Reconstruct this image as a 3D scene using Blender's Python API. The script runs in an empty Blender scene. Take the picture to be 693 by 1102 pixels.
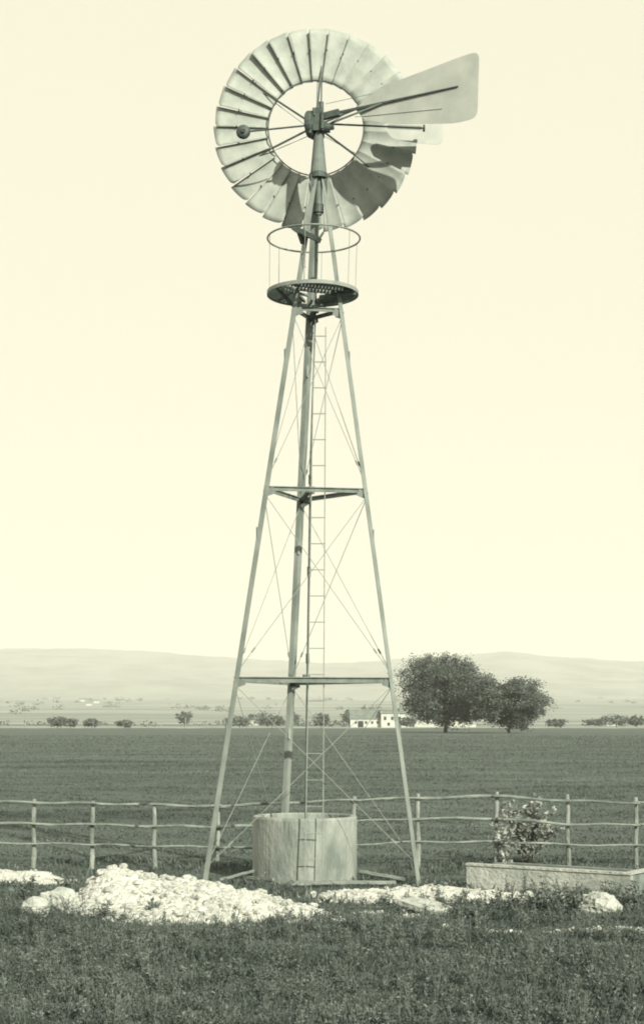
import bpy, math, random
import numpy as np
from mathutils import Vector, Matrix, noise
random.seed(7); RNG = np.random.default_rng(11)
PI = math.pi
S = bpy.context.scene
COL = S.collection
F, CX, HY, H = 1700.0, 346.5, 775.0, 2.37      # focal length (px of the photo), centre column, eye line, eye height

def P(px, py, Y):
    return Vector(((px-CX)*Y/F, Y, H+(HY-py)*Y/F))

# ------------------------------------------------------------------ mesh helpers
class MB:
    def __init__(s): s.v = []; s.f = []
    def add(s, vs, fs):
        o = len(s.v); s.v += [tuple(v) for v in vs]; s.f += [tuple(i+o for i in f) for f in fs]
    def bar(s, a, b, w, h, up=(0, 0, 1), w2=None, h2=None):
        a = Vector(a); b = Vector(b); d = (b-a).normalized(); up = Vector(up)
        if abs(d.dot(up.normalized())) > .98: up = Vector((0, 1, 0))
        x = d.cross(up).normalized(); y = x.cross(d).normalized()
        w2 = w if w2 is None else w2; h2 = h if h2 is None else h2
        vs = [a+x*i*w/2+y*j*h/2 for i, j in ((-1, -1), (1, -1), (1, 1), (-1, 1))] + \
             [b+x*i*w2/2+y*j*h2/2 for i, j in ((-1, -1), (1, -1), (1, 1), (-1, 1))]
        s.add(vs, [(3, 2, 1, 0), (4, 5, 6, 7), (0, 1, 5, 4), (1, 2, 6, 5), (2, 3, 7, 6), (3, 0, 4, 7)])
    def tube(s, pts, r, n=8, r2=None):
        pts = [Vector(p) for p in pts]; m = len(pts); rings = []
        rr = r if isinstance(r, (list, tuple)) else [r+((r2 if r2 is not None else r)-r)*i/max(1, m-1) for i in range(m)]
        d0 = (pts[1]-pts[0]).normalized()
        ref = Vector((0, 0, 1)) if abs(d0.z) < .9 else Vector((1, 0, 0))
        for i, p in enumerate(pts):
            d = (pts[min(i+1, m-1)]-pts[max(i-1, 0)]).normalized()
            x = d.cross(ref).normalized(); y = x.cross(d)
            rings.append([p+(x*math.cos(2*PI*k/n)+y*math.sin(2*PI*k/n))*rr[i] for k in range(n)])
        fs = []
        for i in range(m-1):
            for k in range(n):
                fs.append((i*n+k, i*n+(k+1) % n, (i+1)*n+(k+1) % n, (i+1)*n+k))
        fs.append(tuple(range(n-1, -1, -1))); fs.append(tuple((m-1)*n+k for k in range(n)))
        s.add([v for q in rings for v in q], fs)
    def ring(s, c, R, r, ax=(0, 0, 1), n=64, m=6):
        c = Vector(c); ax = Vector(ax).normalized(); t = Vector((1, 0, 0)) if abs(ax.x) < .9 else Vector((0, 0, 1))
        u = ax.cross(t).normalized(); w = ax.cross(u)
        vs = []; fs = []
        for i in range(n):
            a = 2*PI*i/n; d = u*math.cos(a)+w*math.sin(a)
            for j in range(m):
                b = 2*PI*j/m; vs.append(c+d*(R+r*math.cos(b))+ax*r*math.sin(b))
        for i in range(n):
            for j in range(m):
                fs.append((i*m+j, ((i+1) % n)*m+j, ((i+1) % n)*m+(j+1) % m, i*m+(j+1) % m))
        s.add(vs, fs)
    def lathe(s, c, prof, n=48, ax=(0, 0, 1)):     # prof: closed list of (r, h)
        c = Vector(c); ax = Vector(ax).normalized(); t = Vector((1, 0, 0)) if abs(ax.x) < .9 else Vector((0, 0, 1))
        u = ax.cross(t).normalized(); w = ax.cross(u); m = len(prof)
        vs = [c+(u*math.cos(2*PI*i/n)+w*math.sin(2*PI*i/n))*r+ax*h for i in range(n) for r, h in prof]
        fs = [(i*m+j, ((i+1) % n)*m+j, ((i+1) % n)*m+(j+1) % m, i*m+(j+1) % m) for i in range(n) for j in range(m)]
        s.add(vs, fs)
    def prism(s, pts, thick):                       # pts in 3D, planar; thick vector
        t = Vector(thick); n = len(pts); vs = [Vector(p)-t/2 for p in pts]+[Vector(p)+t/2 for p in pts]
        s.add(vs, [tuple(range(n-1, -1, -1)), tuple(range(n, 2*n))]+[(i, (i+1) % n, n+(i+1) % n, n+i) for i in range(n)])
    def build(s, name, mat, parent=None, smooth=False):
        me = bpy.data.meshes.new(name); me.from_pydata(s.v, [], s.f); me.update()
        if smooth: me.polygons.foreach_set('use_smooth', [True]*len(me.polygons))
        me.materials.append(mat)
        o = bpy.data.objects.new(name, me); COL.objects.link(o)
        if parent: o.parent = parent
        return o

def np_mesh(name, V, Q, mat, parent=None, smooth=False):   # quads
    me = bpy.data.meshes.new(name); k = Q.shape[1]
    me.vertices.add(len(V)); me.vertices.foreach_set('co', V.astype(np.float32).ravel())
    me.loops.add(Q.size); me.loops.foreach_set('vertex_index', Q.astype(np.int32).ravel())
    me.polygons.add(len(Q)); me.polygons.foreach_set('loop_start', np.arange(0, Q.size, k, dtype=np.int32))
    me.polygons.foreach_set('loop_total', np.full(len(Q), k, dtype=np.int32))
    if smooth: me.polygons.foreach_set('use_smooth', np.ones(len(Q), dtype=bool))
    me.update(calc_edges=True); me.validate(); me.materials.append(mat)
    o = bpy.data.objects.new(name, me); COL.objects.link(o)
    if parent: o.parent = parent
    return o

def empty(name, loc=(0, 0, 0)):
    o = bpy.data.objects.new(name, None); COL.objects.link(o); o.location = loc; o.empty_display_size = .2
    return o
def tag(o, label, cat, group=None, kind=None):
    o['label'] = label; o['category'] = cat
    if group: o['group'] = group
    if kind: o['kind'] = kind
    return o
def struct(o): o['kind'] = 'structure'; return o
def rebase(root, loc):                              # put a root mesh/empty's origin at loc keeping world geometry
    loc = Vector(loc)
    if root.type == 'MESH': root.data.transform(Matrix.Translation(-loc))
    root.location = loc
    for c in root.children: c.location = Vector(c.location)-loc if root.type == 'EMPTY' else Vector(c.location)-loc
def copy_tree(o, parent=None):
    c = o.copy(); COL.objects.link(c)
    if parent: c.parent = parent
    for ch in list(o.children): copy_tree(ch, c)
    return c

# ------------------------------------------------------------------ materials
def tone(v):                                        # the place in its toned greys: dark surfaces lean to green, pale ones stay neutral
    k = max(0., min(1., (v-.05)/.55)); k = k**.45
    return (v*(.74+.25*k), v*(1.06-.075*k), v*(.98-.04*k), 1)
def mat(name, v, v2=None, scale=6., rough=.8, metal=0., bump=0., bscale=40., stretch=(1, 1, 1), island=0., spec=.3, wave=None, trans=0.):
    m = bpy.data.materials.new(name); m.use_nodes = True; nt = m.node_tree; N = nt.nodes; L = nt.links
    b = N['Principled BSDF']; b.inputs['Roughness'].default_value = rough; b.inputs['Metallic'].default_value = metal
    b.inputs['Specular IOR Level'].default_value = spec
    v2 = v if v2 is None else v2
    tc = N.new('ShaderNodeTexCoord'); mp = N.new('ShaderNodeMapping'); mp.inputs['Scale'].default_value = stretch
    g = N.new('ShaderNodeNewGeometry')
    L.new(g.outputs['Position'], mp.inputs['Vector'])
    n = N.new('ShaderNodeTexNoise'); n.inputs['Scale'].default_value = scale; n.inputs['Detail'].default_value = 6; n.inputs['Roughness'].default_value = .62
    L.new(mp.outputs[0], n.inputs['Vector'])
    r = N.new('ShaderNodeValToRGB'); r.color_ramp.elements[0].position = .34; r.color_ramp.elements[1].position = .66
    r.color_ramp.elements[0].color = tone(v); r.color_ramp.elements[1].color = tone(v2)
    L.new(n.outputs['Fac'], r.inputs['Fac']); out = r.outputs['Color']
    if island:
        hs = N.new('ShaderNodeHueSaturation'); mr = N.new('ShaderNodeMapRange')
        mr.inputs['To Min'].default_value = 1-island; mr.inputs['To Max'].default_value = 1+island
        L.new(g.outputs['Random Per Island'], mr.inputs['Value']); L.new(mr.outputs[0], hs.inputs['Value'])
        L.new(out, hs.inputs['Color']); out = hs.outputs['Color']
    L.new(out, b.inputs['Base Color'])
    if bump:
        n2 = N.new('ShaderNodeTexNoise'); n2.inputs['Scale'].default_value = bscale; n2.inputs['Detail'].default_value = 5
        L.new(mp.outputs[0], n2.inputs['Vector']); bp = N.new('ShaderNodeBump'); bp.inputs['Strength'].default_value = bump
        bp.inputs['Distance'].default_value = .05; L.new(n2.outputs['Fac'], bp.inputs['Height']); L.new(bp.outputs[0], b.inputs['Normal'])
    if trans:
        tr = N.new('ShaderNodeBsdfTranslucent'); mx = N.new('ShaderNodeMixShader'); mx.inputs[0].default_value = trans
        L.new(out, tr.inputs['Color']); L.new(b.outputs[0], mx.inputs[1]); L.new(tr.outputs[0], mx.inputs[2])
        L.new(mx.outputs[0], N['Material Output'].inputs['Surface'])
    return m

M = {}
M['zinc'] = mat('galvanised_steel', .145, .24, 5, .55, .0, stretch=(1, 1, .4), spec=.5)
M['blade'] = mat('blade_sheet', .27, .38, 3.5, .6, 0, bump=.08, bscale=6, island=.10, spec=.25)
M['tail'] = mat('tail_sheet', .36, .45, 2.5, .55, 0, bump=.1, bscale=5, spec=.4)
M['mast'] = mat('painted_mast', .12, .19, 8, .7, 0)
M['iron'] = mat('dark_iron', .05, .10, 14, .6, .2, spec=.4)
M['rod'] = mat('brace_rod', .20, .28, 5, .6, 0)
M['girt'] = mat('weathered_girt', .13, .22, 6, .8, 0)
M['deck'] = mat('deck_wood', .10, .20, 12, .9, 0, bump=.3)
M['rail'] = mat('split_rail', .12, .27, 7, .9, 0, bump=.6, bscale=30, stretch=(.4, 1, 1))
M['post'] = mat('fence_post_wood', .15, .34, 6, .9, 0, bump=.6, bscale=30, stretch=(1, 1, .4))
M['plank'] = mat('plank_wood', .16, .28, 5, .9, 0, bump=.4)
M['concrete'] = mat('cast_concrete', .16, .36, 2.2, .9, 0, bump=.5, bscale=22, stretch=(1, 1, .38))
M['trough'] = mat('trough_concrete', .27, .50, 2.4, .9, 0, bump=.5, bscale=22)
M['chalk'] = mat('chalk_rubble', .35, .58, 9, .95, 0, island=.14, bump=1., bscale=28)
M['stone'] = mat('pale_stone', .30, .46, 5, .95, 0, bump=.8, bscale=18, island=.12)
M['grass'] = mat('grass_blades', .06, .175, .75, .8, 0, island=.26, spec=.15, trans=.25)
M['crop'] = mat('field_crop', .075, .16, .22, .85, 0, stretch=(.22, 1, 1), island=.18, spec=.1, trans=.2)
M['leaf'] = mat('tree_leaves', .09, .18, .6, .8, 0, island=.2, spec=.15, trans=.2)
M['dryleaf'] = mat('dry_leaves', .15, .44, 6, .8, 0, island=.5, trans=.2)
M['weed'] = mat('weed_leaves', .10, .19, 5, .8, 0, island=.4, spec=.15, trans=.2)
M['bark'] = mat('bark', .07, .13, 4, .9, 0, bump=.6)
M['wall'] = mat('whitewash', .42, .52, .4, .9, 0)
M['roof'] = mat('roof_tiles', .13, .19, .6, .9, 0)
M['pane'] = mat('dark_window', .03, .05, 3, .3, 0)
M['water'] = mat('still_water', .03, .04, 3, .08, 0, spec=.5)
M['track'] = mat('pale_track', .38, .52, .2, .95, 0, stretch=(.2, 1, 1))

# terrain: near soil and turf, striped farmland further out
def terrain_mat():
    m = bpy.data.materials.new('farmland'); m.use_nodes = True; nt = m.node_tree; N = nt.nodes; L = nt.links
    b = N['Principled BSDF']; b.inputs['Roughness'].default_value = .95; b.inputs['Specular IOR Level'].default_value = .1
    g = N.new('ShaderNodeNewGeometry'); sx = N.new('ShaderNodeSeparateXYZ'); L.new(g.outputs['Position'], sx.inputs[0])
    def noi(scale, st, det=5, ro=.6):
        mp = N.new('ShaderNodeMapping'); mp.inputs['Scale'].default_value = st; L.new(g.outputs['Position'], mp.inputs[0])
        n = N.new('ShaderNodeTexNoise'); n.inputs['Scale'].default_value = scale; n.inputs['Detail'].default_value = det; n.inputs['Roughness'].default_value = ro
        L.new(mp.outputs[0], n.inputs['Vector']); return n.outputs['Fac']
    def ramp(src, pts):
        r = N.new('ShaderNodeValToRGB'); e = r.color_ramp.elements
        while len(e) < len(pts): e.new(.5)
        for k, (p, v) in enumerate(pts): e[k].position = p; e[k].color = tone(v)
        L.new(src, r.inputs[0]); return r.outputs[0]
    def mixc(f, a, c):
        x = N.new('ShaderNodeMix'); x.data_type = 'RGBA'; L.new(f, x.inputs['Factor']); L.new(a, x.inputs['A']); L.new(c, x.inputs['B']); return x.outputs['Result']
    def step(a, bb, src=None):
        r = N.new('ShaderNodeMapRange'); r.inputs['From Min'].default_value = a; r.inputs['From Max'].default_value = bb
        L.new(src or sx.outputs['Y'], r.inputs[0]); return r.outputs[0]
    near = ramp(noi(2.2, (1, 1, 1), 8, .7), [(.3, .07), (.55, .12), (.75, .2)])
    crop = ramp(noi(.22, (.22, 1, 1), 9, .75), [(.3, .085), (.5, .115), (.7, .15)])
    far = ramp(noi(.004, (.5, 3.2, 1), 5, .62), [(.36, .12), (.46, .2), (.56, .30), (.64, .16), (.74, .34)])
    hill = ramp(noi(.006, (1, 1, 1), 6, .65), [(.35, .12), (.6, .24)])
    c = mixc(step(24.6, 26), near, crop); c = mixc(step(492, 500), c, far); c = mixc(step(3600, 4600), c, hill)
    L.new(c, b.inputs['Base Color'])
    bp = N.new('ShaderNodeBump'); bp.inputs['Strength'].default_value = .8; bp.inputs['Distance'].default_value = .12
    L.new(noi(9, (1, 1, 1), 6), bp.inputs['Height']); L.new(bp.outputs[0], b.inputs['Normal'])
    return m
M['terrain'] = terrain_mat()

# ------------------------------------------------------------------ terrain
RX = [-3000, -900, 10, 60, 130, 190, 250, 330, 400, 440, 480, 520, 545, 570, 600, 640, 690, 1100, 3000]
RY = [712, 703, 701, 700, 701.5, 706, 710, 715, 714, 710, 708.5, 706, 704.5, 707, 710, 712.5, 715, 709, 706]
def sstep(a, b, x):
    t = np.clip((x-a)/(b-a), 0, 1); return t*t*(3-2*t)
def lown(x, y, s, seed=0):
    return (np.sin(x*s+1.3+seed)*np.cos(y*s*1.27+.7*seed)+.5*np.sin(x*s*2.3+y*s*1.9+seed)+.25*np.cos(x*s*4.9-y*s*4.1))/1.75
def ground_z(x, y):
    x = np.asarray(x, float); y = np.asarray(y, float)
    z = .022*lown(x, y, 1.9)*sstep(4, 10, y+6)
    z = np.where(y > 26, z+.05*lown(x, y, .35, 2)*sstep(26, 40, y), z)
    z = z+52*sstep(520, 4200, y)**1.0+6*lown(x, y, .0021, 4)*sstep(700, 2500, y)
    px = CX+F*x/np.maximum(y, 3500)
    top = (HY-np.interp(px, RX, RY)+.5*np.sin(px*.083)+.35*np.sin(px*.21+1))/F*6600-45
    ridge = sstep(3900, 6600, y)*(1-.35*sstep(6700, 7700, y))
    z = z+ridge*top+9*lown(x, y, .006, 1)*sstep(4200, 5200, y)*(1-.75*sstep(5800, 6600, y))
    return z
ys = np.concatenate([np.linspace(-2500, -60, 12), np.linspace(-50, 8, 12), np.arange(9, 32, .3), np.geomspace(32.5, 520, 60), np.geomspace(535, 7800, 110)])
xs = np.concatenate([-np.geomspace(4200, 9, 46), np.arange(-8.6, 8.7, .3), np.geomspace(9, 4200, 46)])
# widen the spacing sideways so far columns stay dense enough for the ridge
xs = np.unique(np.round(np.concatenate([xs, np.linspace(-1800, 1800, 70)]), 3))
XX, YY = np.meshgrid(xs, ys); ZZ = ground_z(XX, YY)
nx, ny = len(xs), len(ys); I = np.arange(nx*ny).reshape(ny, nx)
Q = np.stack([I[:-1, :-1], I[:-1, 1:], I[1:, 1:], I[1:, :-1]], -1).reshape(-1, 4)
struct(np_mesh('ground', np.stack([XX, YY, ZZ], -1).reshape(-1, 3), Q, M['terrain'], smooth=True))

def gz(x, y): return float(ground_z(x, y))
# pale farm track along the far field edge
def strip(name, y0, wid, x0, x1, m, wob=0., n=80, lift=.06):
    v = []; q = []
    for i in range(n+1):
        x = x0+(x1-x0)*i/n; yy = y0+wob*math.sin(i*.31)
        for dy in (-wid/2, wid/2): v.append((x, yy+dy, gz(x, yy+dy)+lift))
        if i: q.append((2*i-2, 2*i, 2*i+1, 2*i-1))
    return struct(np_mesh(name, np.array(v), np.array(q), m))
strip('farm_track', 470, 20, -260, 260, M['track'], 2)
strip('lane', 700, 22, -400, 420, M['track'], 6, lift=.4)

# ------------------------------------------------------------------ rubble
def nz(x, y, s, z=0.): return noise.noise(Vector((x*s, y*s, z)))
def heap_h(gs, x, y, lo=.05, rough=.05):
    h = sum(a*math.exp(-((x-cx)/sx)**2-((y-cy)/sy)**2) for cx, cy, sx, sy, a in gs)
    k = min(1., h/.12)
    return h-lo+k*rough*(nz(x, y, 3.1)+.55*nz(x, y, 8., 3)+.6*nz(x, y, 19., 7))+.02*nz(x, y, 2.)
HEAP = [(-2.66, 20.4, .50, .8, .46), (-1.72, 20.4, .62, .95, .31), (-.95, 19.8, .62, .8, .19), (-1.5, 18.9, 1.1, .55, .13), (-.3, 18.9, .5, .55, .12)]
SPREAD = [(.45, 21.1, .6, .65, .13), (1.2, 21.0, .6, .5, .10), (1.9, 21.15, .7, .45, .16), (2.75, 20.6, .6, .4, .13), (.6, 19.3, .35, .25, .08), (1.1, 19.0, .28, .16, .09), (3.3, 20.2, .35, .3, .14)]
BAND = [(-4.9, 23.3, .7, .5, .20), (-4.1, 23.1, .45, .35, .14), (-5.6, 23.2, .6, .5, .2)]
STREAK = [(2.1, 17.55, .8, .13, .085), (3.2, 17.7, .7, .14, .09), (3.0, 16.7, .35, .12, .075), (4.2, 17.9, .7, .16, .09)]
ALLR = [HEAP, SPREAD, BAND, STREAK]
def rock(mb, c, r, seed, flat=.75, n=1):
    # lumpy stone from a subdivided cube-sphere
    k = 3+n; vs = []; fs = []; idx = {}
    rng = random.Random(seed); off = Vector((rng.uniform(-50, 50), rng.uniform(-50, 50), rng.uniform(-50, 50)))
    sc = Vector((rng.uniform(.75, 1.25), rng.uniform(.75, 1.2), flat*rng.uniform(.8, 1.15))); rz = Matrix.Rotation(rng.uniform(0, PI), 3, 'Z')
    def vert(p):
        key = tuple(round(t, 4) for t in p)
        if key not in idx:
            d = Vector(p).normalized(); d2 = d*(1+.38*noise.noise(d*1.6+off)+.16*noise.noise(d*4+off))
            d2 = Vector((d2.x*sc.x, d2.y*sc.y, d2.z*sc.z)); idx[key] = len(vs); vs.append(Vector(c)+rz@d2*r)
        return idx[key]
    for ax in range(3):
        for sg in (-1, 1):
            for i in range(k):
                for j in range(k):
                    q = []
                    for di, dj in ((0, 0), (1, 0), (1, 1), (0, 1)):
                        a = -1+2*(i+di)/k; b = -1+2*(j+dj)/k; p = [0, 0, 0]; p[ax] = sg; p[(ax+1) % 3] = a; p[(ax+2) % 3] = b*sg
                        q.append(vert(p))
                    fs.append(tuple(q))
    mb.add(vs, fs)
def rubble(name, gs, x0, x1, y0, y1, st, nstones, label, smin, smax, rough=.06):
    mb = MB(); nx = int((x1-x0)/st); ny = int((y1-y0)/st); ids = {}; hs = {}
    for i in range(nx+1):
        for j in range(ny+1):
            x = x0+i*st; y = y0+j*st; hs[i, j] = heap_h(gs, x, y, rough=rough)
    for i in range(nx):
        for j in range(ny):
            cor = ((i, j), (i+1, j), (i+1, j+1), (i, j+1))
            if max(hs[c] for c in cor) > -.01:
                q = []
                for c in cor:
                    if c not in ids:
                        x = x0+c[0]*st; y = y0+c[1]*st; ids[c] = len(mb.v); mb.v.append((x, y, gz(x, y)+max(hs[c], -.05)))
                    q.append(ids[c])
                mb.f.append(tuple(q))
    rng = random.Random(len(name)*13+nstones); k = 0; tries = 0
    while k < nstones and tries < nstones*30:
        tries += 1; x = rng.uniform(x0, x1); y = rng.uniform(y0, y1); h = heap_h(gs, x, y, rough=rough)
        if h < -.03+rng.random()*.03: continue
        r = smin+(smax-smin)*rng.random()**7.
        rock(mb, (x, y, gz(x, y)+max(h, 0)+r*.15), r, rng.random()*1e6, .7, -1 if r < .035 else 0); k += 1
    o = mb.build(name, M['chalk'])
    tag(o, label, 'rubble', kind='stuff'); return o
rubble('rubble_heap', HEAP, -4.3, .5, 17.6, 22.2, .032, 3000, 'long white heap of broken chalky stone left of the tank', .007, .075, .06)
rubble('rubble_spread', SPREAD, -1.8, 4.1, 18.5, 22.5, .06, 750, 'thin scatter of white spoil over the ground before tank and trough', .012, .06, .045)
rubble('rubble_bank', BAND, -6.6, -3.4, 22.2, 24.4, .07, 160, 'low white bank of spoil at the left edge before the fence', .02, .07, .04)
rubble('stone_streak', STREAK, .8, 5.4, 16.2, 18.3, .06, 240, 'pale broken line of stones in the grass at lower right', .012, .05, .03)

def boulder(px, py, Y, r, seed, label, flat=.8):
    c = P(px, py, Y); z = gz(c.x, c.y); mb = MB(); rock(mb, (0, 0, r*flat*.55), r, seed, flat, 4)
    o = mb.build('boulder', M['stone']); o.location = (c.x, c.y, z-.01)
    tag(o, label, 'boulder', 'pale boulders lying in the grass'); return o
boulder(40, 980, 19.4, .17, 5, 'rounded pale boulder, leftmost of the two beside the white heap')
boulder(66, 975, 19.7, .20, 9, 'pointed pale boulder resting against the left end of the heap', 1.0)
boulder(645, 984, 19.3, .23, 21, 'largest pale boulder, before the right end of the trough', .75)
boulder(478, 1001, 17.9, .07, 33, 'small flat stone in grass just below the loose slab', .6)
boulder(82, 985, 19.0, .11, 41, 'small pale stone between the pointed boulder and the heap', .8)
c = P(456, 984, 19.3); mb = MB()
mb.prism([Vector((x, y, 0)) for x, y in ((-.32, .12), (-.05, .28), (.18, .22), (.34, -.1), (.12, -.3), (-.1, -.2))], (0, 0, .06))
sl = mb.build('stone_slab', M['stone']); sl.location = (c.x, c.y, .10); sl.rotation_euler = (math.radians(9), math.radians(5), .2)
tag(sl, 'flat pale slab lying tilted in the grass right of the tank', 'slab')

# ------------------------------------------------------------------ windmill
mill = empty('windmill')
FEET = [Vector((-1.69, 22.0, 0)), Vector((1.42, 22.55, 0)), Vector((-.62, 24.6, 0))]
FEET = [Vector((p.x, p.y, gz(p.x, p.y)-.12)) for p in FEET]
TOPC = Vector((-.05, 23.08, 10.35)); cen = (FEET[0]+FEET[1]+FEET[2])/3
def legpt(i, z):
    f = FEET[i]; d = f-cen; d.z = 0; t = TOPC+d.normalized()*.085
    k = (z-f.z)/(t.z-f.z); return f.lerp(t, k)
for i in range(3):
    a = legpt(i, FEET[i].z); b = legpt(i, 10.35); mb = MB()
    rad = (FEET[i]-cen); rad.z = 0; rad.normalize(); W = .068; T = .009
    for sg in (-1, 1):                              # two flanges of the angle iron, 60 degrees
        d = Matrix.Rotation(sg*math.radians(128 if i < 2 else 62), 3, 'Z')@rad
        nrm = Vector((-d.y, d.x, 0))
        p0 = [a, a+d*W, a+d*W+nrm*T*-sg, a+nrm*T*-sg]
        off = b-a
        vs = p0+[p+off for p in p0]
        mb.add(vs, [(3, 2, 1, 0), (4, 5, 6, 7), (0, 1, 5, 4), (1, 2, 6, 5), (2, 3, 7, 6), (3, 0, 4, 7)])
    lg = mb.build('leg', M['zinc'], mill)
    for z in (2.2, 5.0, 7.6):                       # where the lengths are bolted together
        j = MB(); q = legpt(i, z)+rad*.002; j.bar(q-Vector((0, 0, .12)), q+Vector((0, 0, .12)), .032, .010, up=rad)
        j.build('splice_plate', M['rod'], lg)
LV = [2.94, 5.68, 8.32]
for li, z in enumerate(LV):
    for k in range(3):
        a = legpt(k, z); b = legpt((k+1) % 3, z); mb = MB(); th = (.075, .06, .05)[li]
        d = (b-a).normalized(); mb.bar(a+d*.03, b-d*.03, .012, th); mb.bar(a+d*.03+Vector((0, 0, th/2)), b-d*.03+Vector((0, 0, th/2)), th*.9, .012)
        g = mb.build('cross_girt', M['girt'], mill)
    for k in range(3):
        a = legpt(k, z); q = MB(); inn = (Vector((TOPC.x, TOPC.y, z))-a); inn.z = 0; inn.normalize(); t = Vector((-inn.y, inn.x, 0))
        for s in (-1, 1):
            dd = (inn*.8+t*s*.55).normalized()
            q.bar(a+Vector((0, 0, -.07)), a+dd*.14+Vector((0, 0, -.02)), .10, .012, up=t*s)
        q.build('gusset', M['zinc'], mill)
# the bearing board for the pump rod at each level
for li, z in enumerate(LV):
    c = legpt(2, z); ctr = Vector((-.05-.012*(10.35-z)*2, 23.05, z+.045)); mb = MB()
    mb.bar(c, ctr+Vector((0, -.08, 0)), .07, .035); mb.lathe(ctr, [(.02, -.05), (.055, -.05), (.055, .05), (.02, .05)], 14)
    mb.build('rod_guide', M['girt'], mill)
lv = [.22]+LV+[10.2]
for k in range(3):
    for a in range(len(lv)-1):
        z0, z1 = lv[a]+.08, lv[a+1]-.06
        for s in (0, 1):
            i, j = (k, (k+1) % 3) if s == 0 else ((k+1) % 3, k)
            mb = MB(); A = legpt(i, z0); B = legpt(j, z1); r = .0048
            if a == 3: continue
            mb.tube([A, B], r, 5)
            m1 = A.lerp(B, .12); m2 = A.lerp(B, .145); mb.tube([m1, m2], .014, 6)    # turnbuckle
            mb.build('brace_rod', M['rod'], mill)

# ladder up the front
L0, L1 = P(328, 952, 22.52), P(338, 352, 22.86); R0, R1 = P(347.3, 952, 22.52), P(350.5, 352, 22.86)
lad = MB(); lad.tube([L0, L1], .009, 6); lad.tube([R0, R1], .0085, 6); lo = lad.build('ladder', M['rod'], mill)
nr = 21
for i in range(nr):
    t = (i+.95)/(nr+.3); a = L0.lerp(L1, t); b = R0.lerp(R1, t)
    if a.z > R1.z: break
    mb = MB(); d = (b-a).normalized(); mb.tube([a-d*.012, b+d*.012], .008, 6); mb.build('rung', M['rod'], lo)
for z in LV+[8.3]: pass
for z, Yb in ((2.94, .0), (5.68, 0), (8.0, 0)):     # stays tying the ladder to the front girts
    t = (z-L0.z)/(L1.z-L0.z)
    for a0, a1 in ((L0, L1), (R0, R1)):
        p = a0.lerp(a1, t); k = (p.x-legpt(0, z).x)/(legpt(1, z).x-legpt(0, z).x); q = legpt(0, z).lerp(legpt(1, z), k); mb = MB(); mb.tube([p, q], .007, 5); mb.build('ladder_stay', M['rod'], mill)

# pump rod
rp = [P(344, 200, 23.05), P(334.5, 485, 23.03), P(330.5, 745, 23.0), P(328.5, 905, 23.0)]
mb = MB(); mb.tube([rp[0], rp[1]], .012, 8); mb.tube([rp[1], rp[2], rp[3]], .015, 8)
for t in (.12, .5, .86): q = rp[1].lerp(rp[2], t); mb.tube([q-Vector((0, 0, .07)), q+Vector((0, 0, .07))], .027, 8)
mb.build('pump_rod', M['iron'], mill)

# platform, seen from below
pc = Vector((-.135, 23.1, 8.6)); RP = .665
mb = MB()
for k in range(3):
    m_ = (legpt(k, 8.6)+legpt((k+1) % 3, 8.6))/2; ax = m_-pc; ax.z = 0; ax.normalize(); pr = Vector((-ax.y, ax.x, 0))
    s = -.575
    while s < .58:
        d0 = max(.205, abs(s)/1.732+.004); d1 = math.sqrt(max(0, (RP-.02)**2-s*s))
        if d1-d0 > .03: mb.bar(pc+ax*d0+pr*s+Vector((0, 0, .02)), pc+ax*d1+pr*s+Vector((0, 0, .02)), .030, .02)
        s += .0525
    for dd in (.2, .42):
        hw = min(dd*1.732, math.sqrt(RP*RP-dd*dd))-.01; mb.bar(pc+ax*dd-pr*hw-Vector((0, 0, .012)), pc+ax*dd+pr*hw-Vector((0, 0, .012)), .035, .035)
deck = mb.build('platform', M['deck'], mill)
mb = MB(); mb.lathe(pc, [(RP-.012, -.02), (RP+.004, -.02), (RP+.004, .033), (RP-.012, .033)], 72); mb.build('rim', M['rod'], deck)
mb = MB()
for k in range(3):
    a = legpt(k, 8.585); d = a-pc; d.z = 0; d.normalize(); mb.bar(pc+d*.1-Vector((0, 0, .04)), pc+d*(RP-.015)-Vector((0, 0, .04)), .03, .035)
mb.build('bearer', M['girt'], deck)
hc = Vector((-.12, 23.1, 9.41)); mb = MB(); mb.ring(hc, .675, .013, n=80); hr = mb.build('handrail', M['zinc'], mill, True)
for k in range(6):
    a = math.radians(20+60*k); mb = MB(); d = Vector((math.cos(a), math.sin(a), 0))
    mb.tube([pc+d*RP, hc+d*.675], .0045, 5); mb.build('stanchion', M['rod'], hr)

# furling gear under the wheel
mb = MB(); mb.bar(P(317, 246, 22.9), P(343, 258, 22.75), .16, .07); mb.bar(P(340, 262, 22.8), P(348, 250, 22.8), .04, .03); mb.bar(P(319, 241, 22.95), P(326, 262, 22.9), .07, .05)
fg = mb.build('furling_gear', M['iron'], mill)
mb = MB()
for k in range(9):
    q = P(328+.35*(k % 2), 264+k*2.9, 22.85); mb.ring(q, .013, .0045, ax=(1, 0, 0) if k % 2 else (0, 1, 0), n=10, m=5)
mb.tube([P(326, 262, 22.85), P(327, 305, 22.85)], .004, 4)
mb.build('chain', M['rod'], fg)

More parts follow.
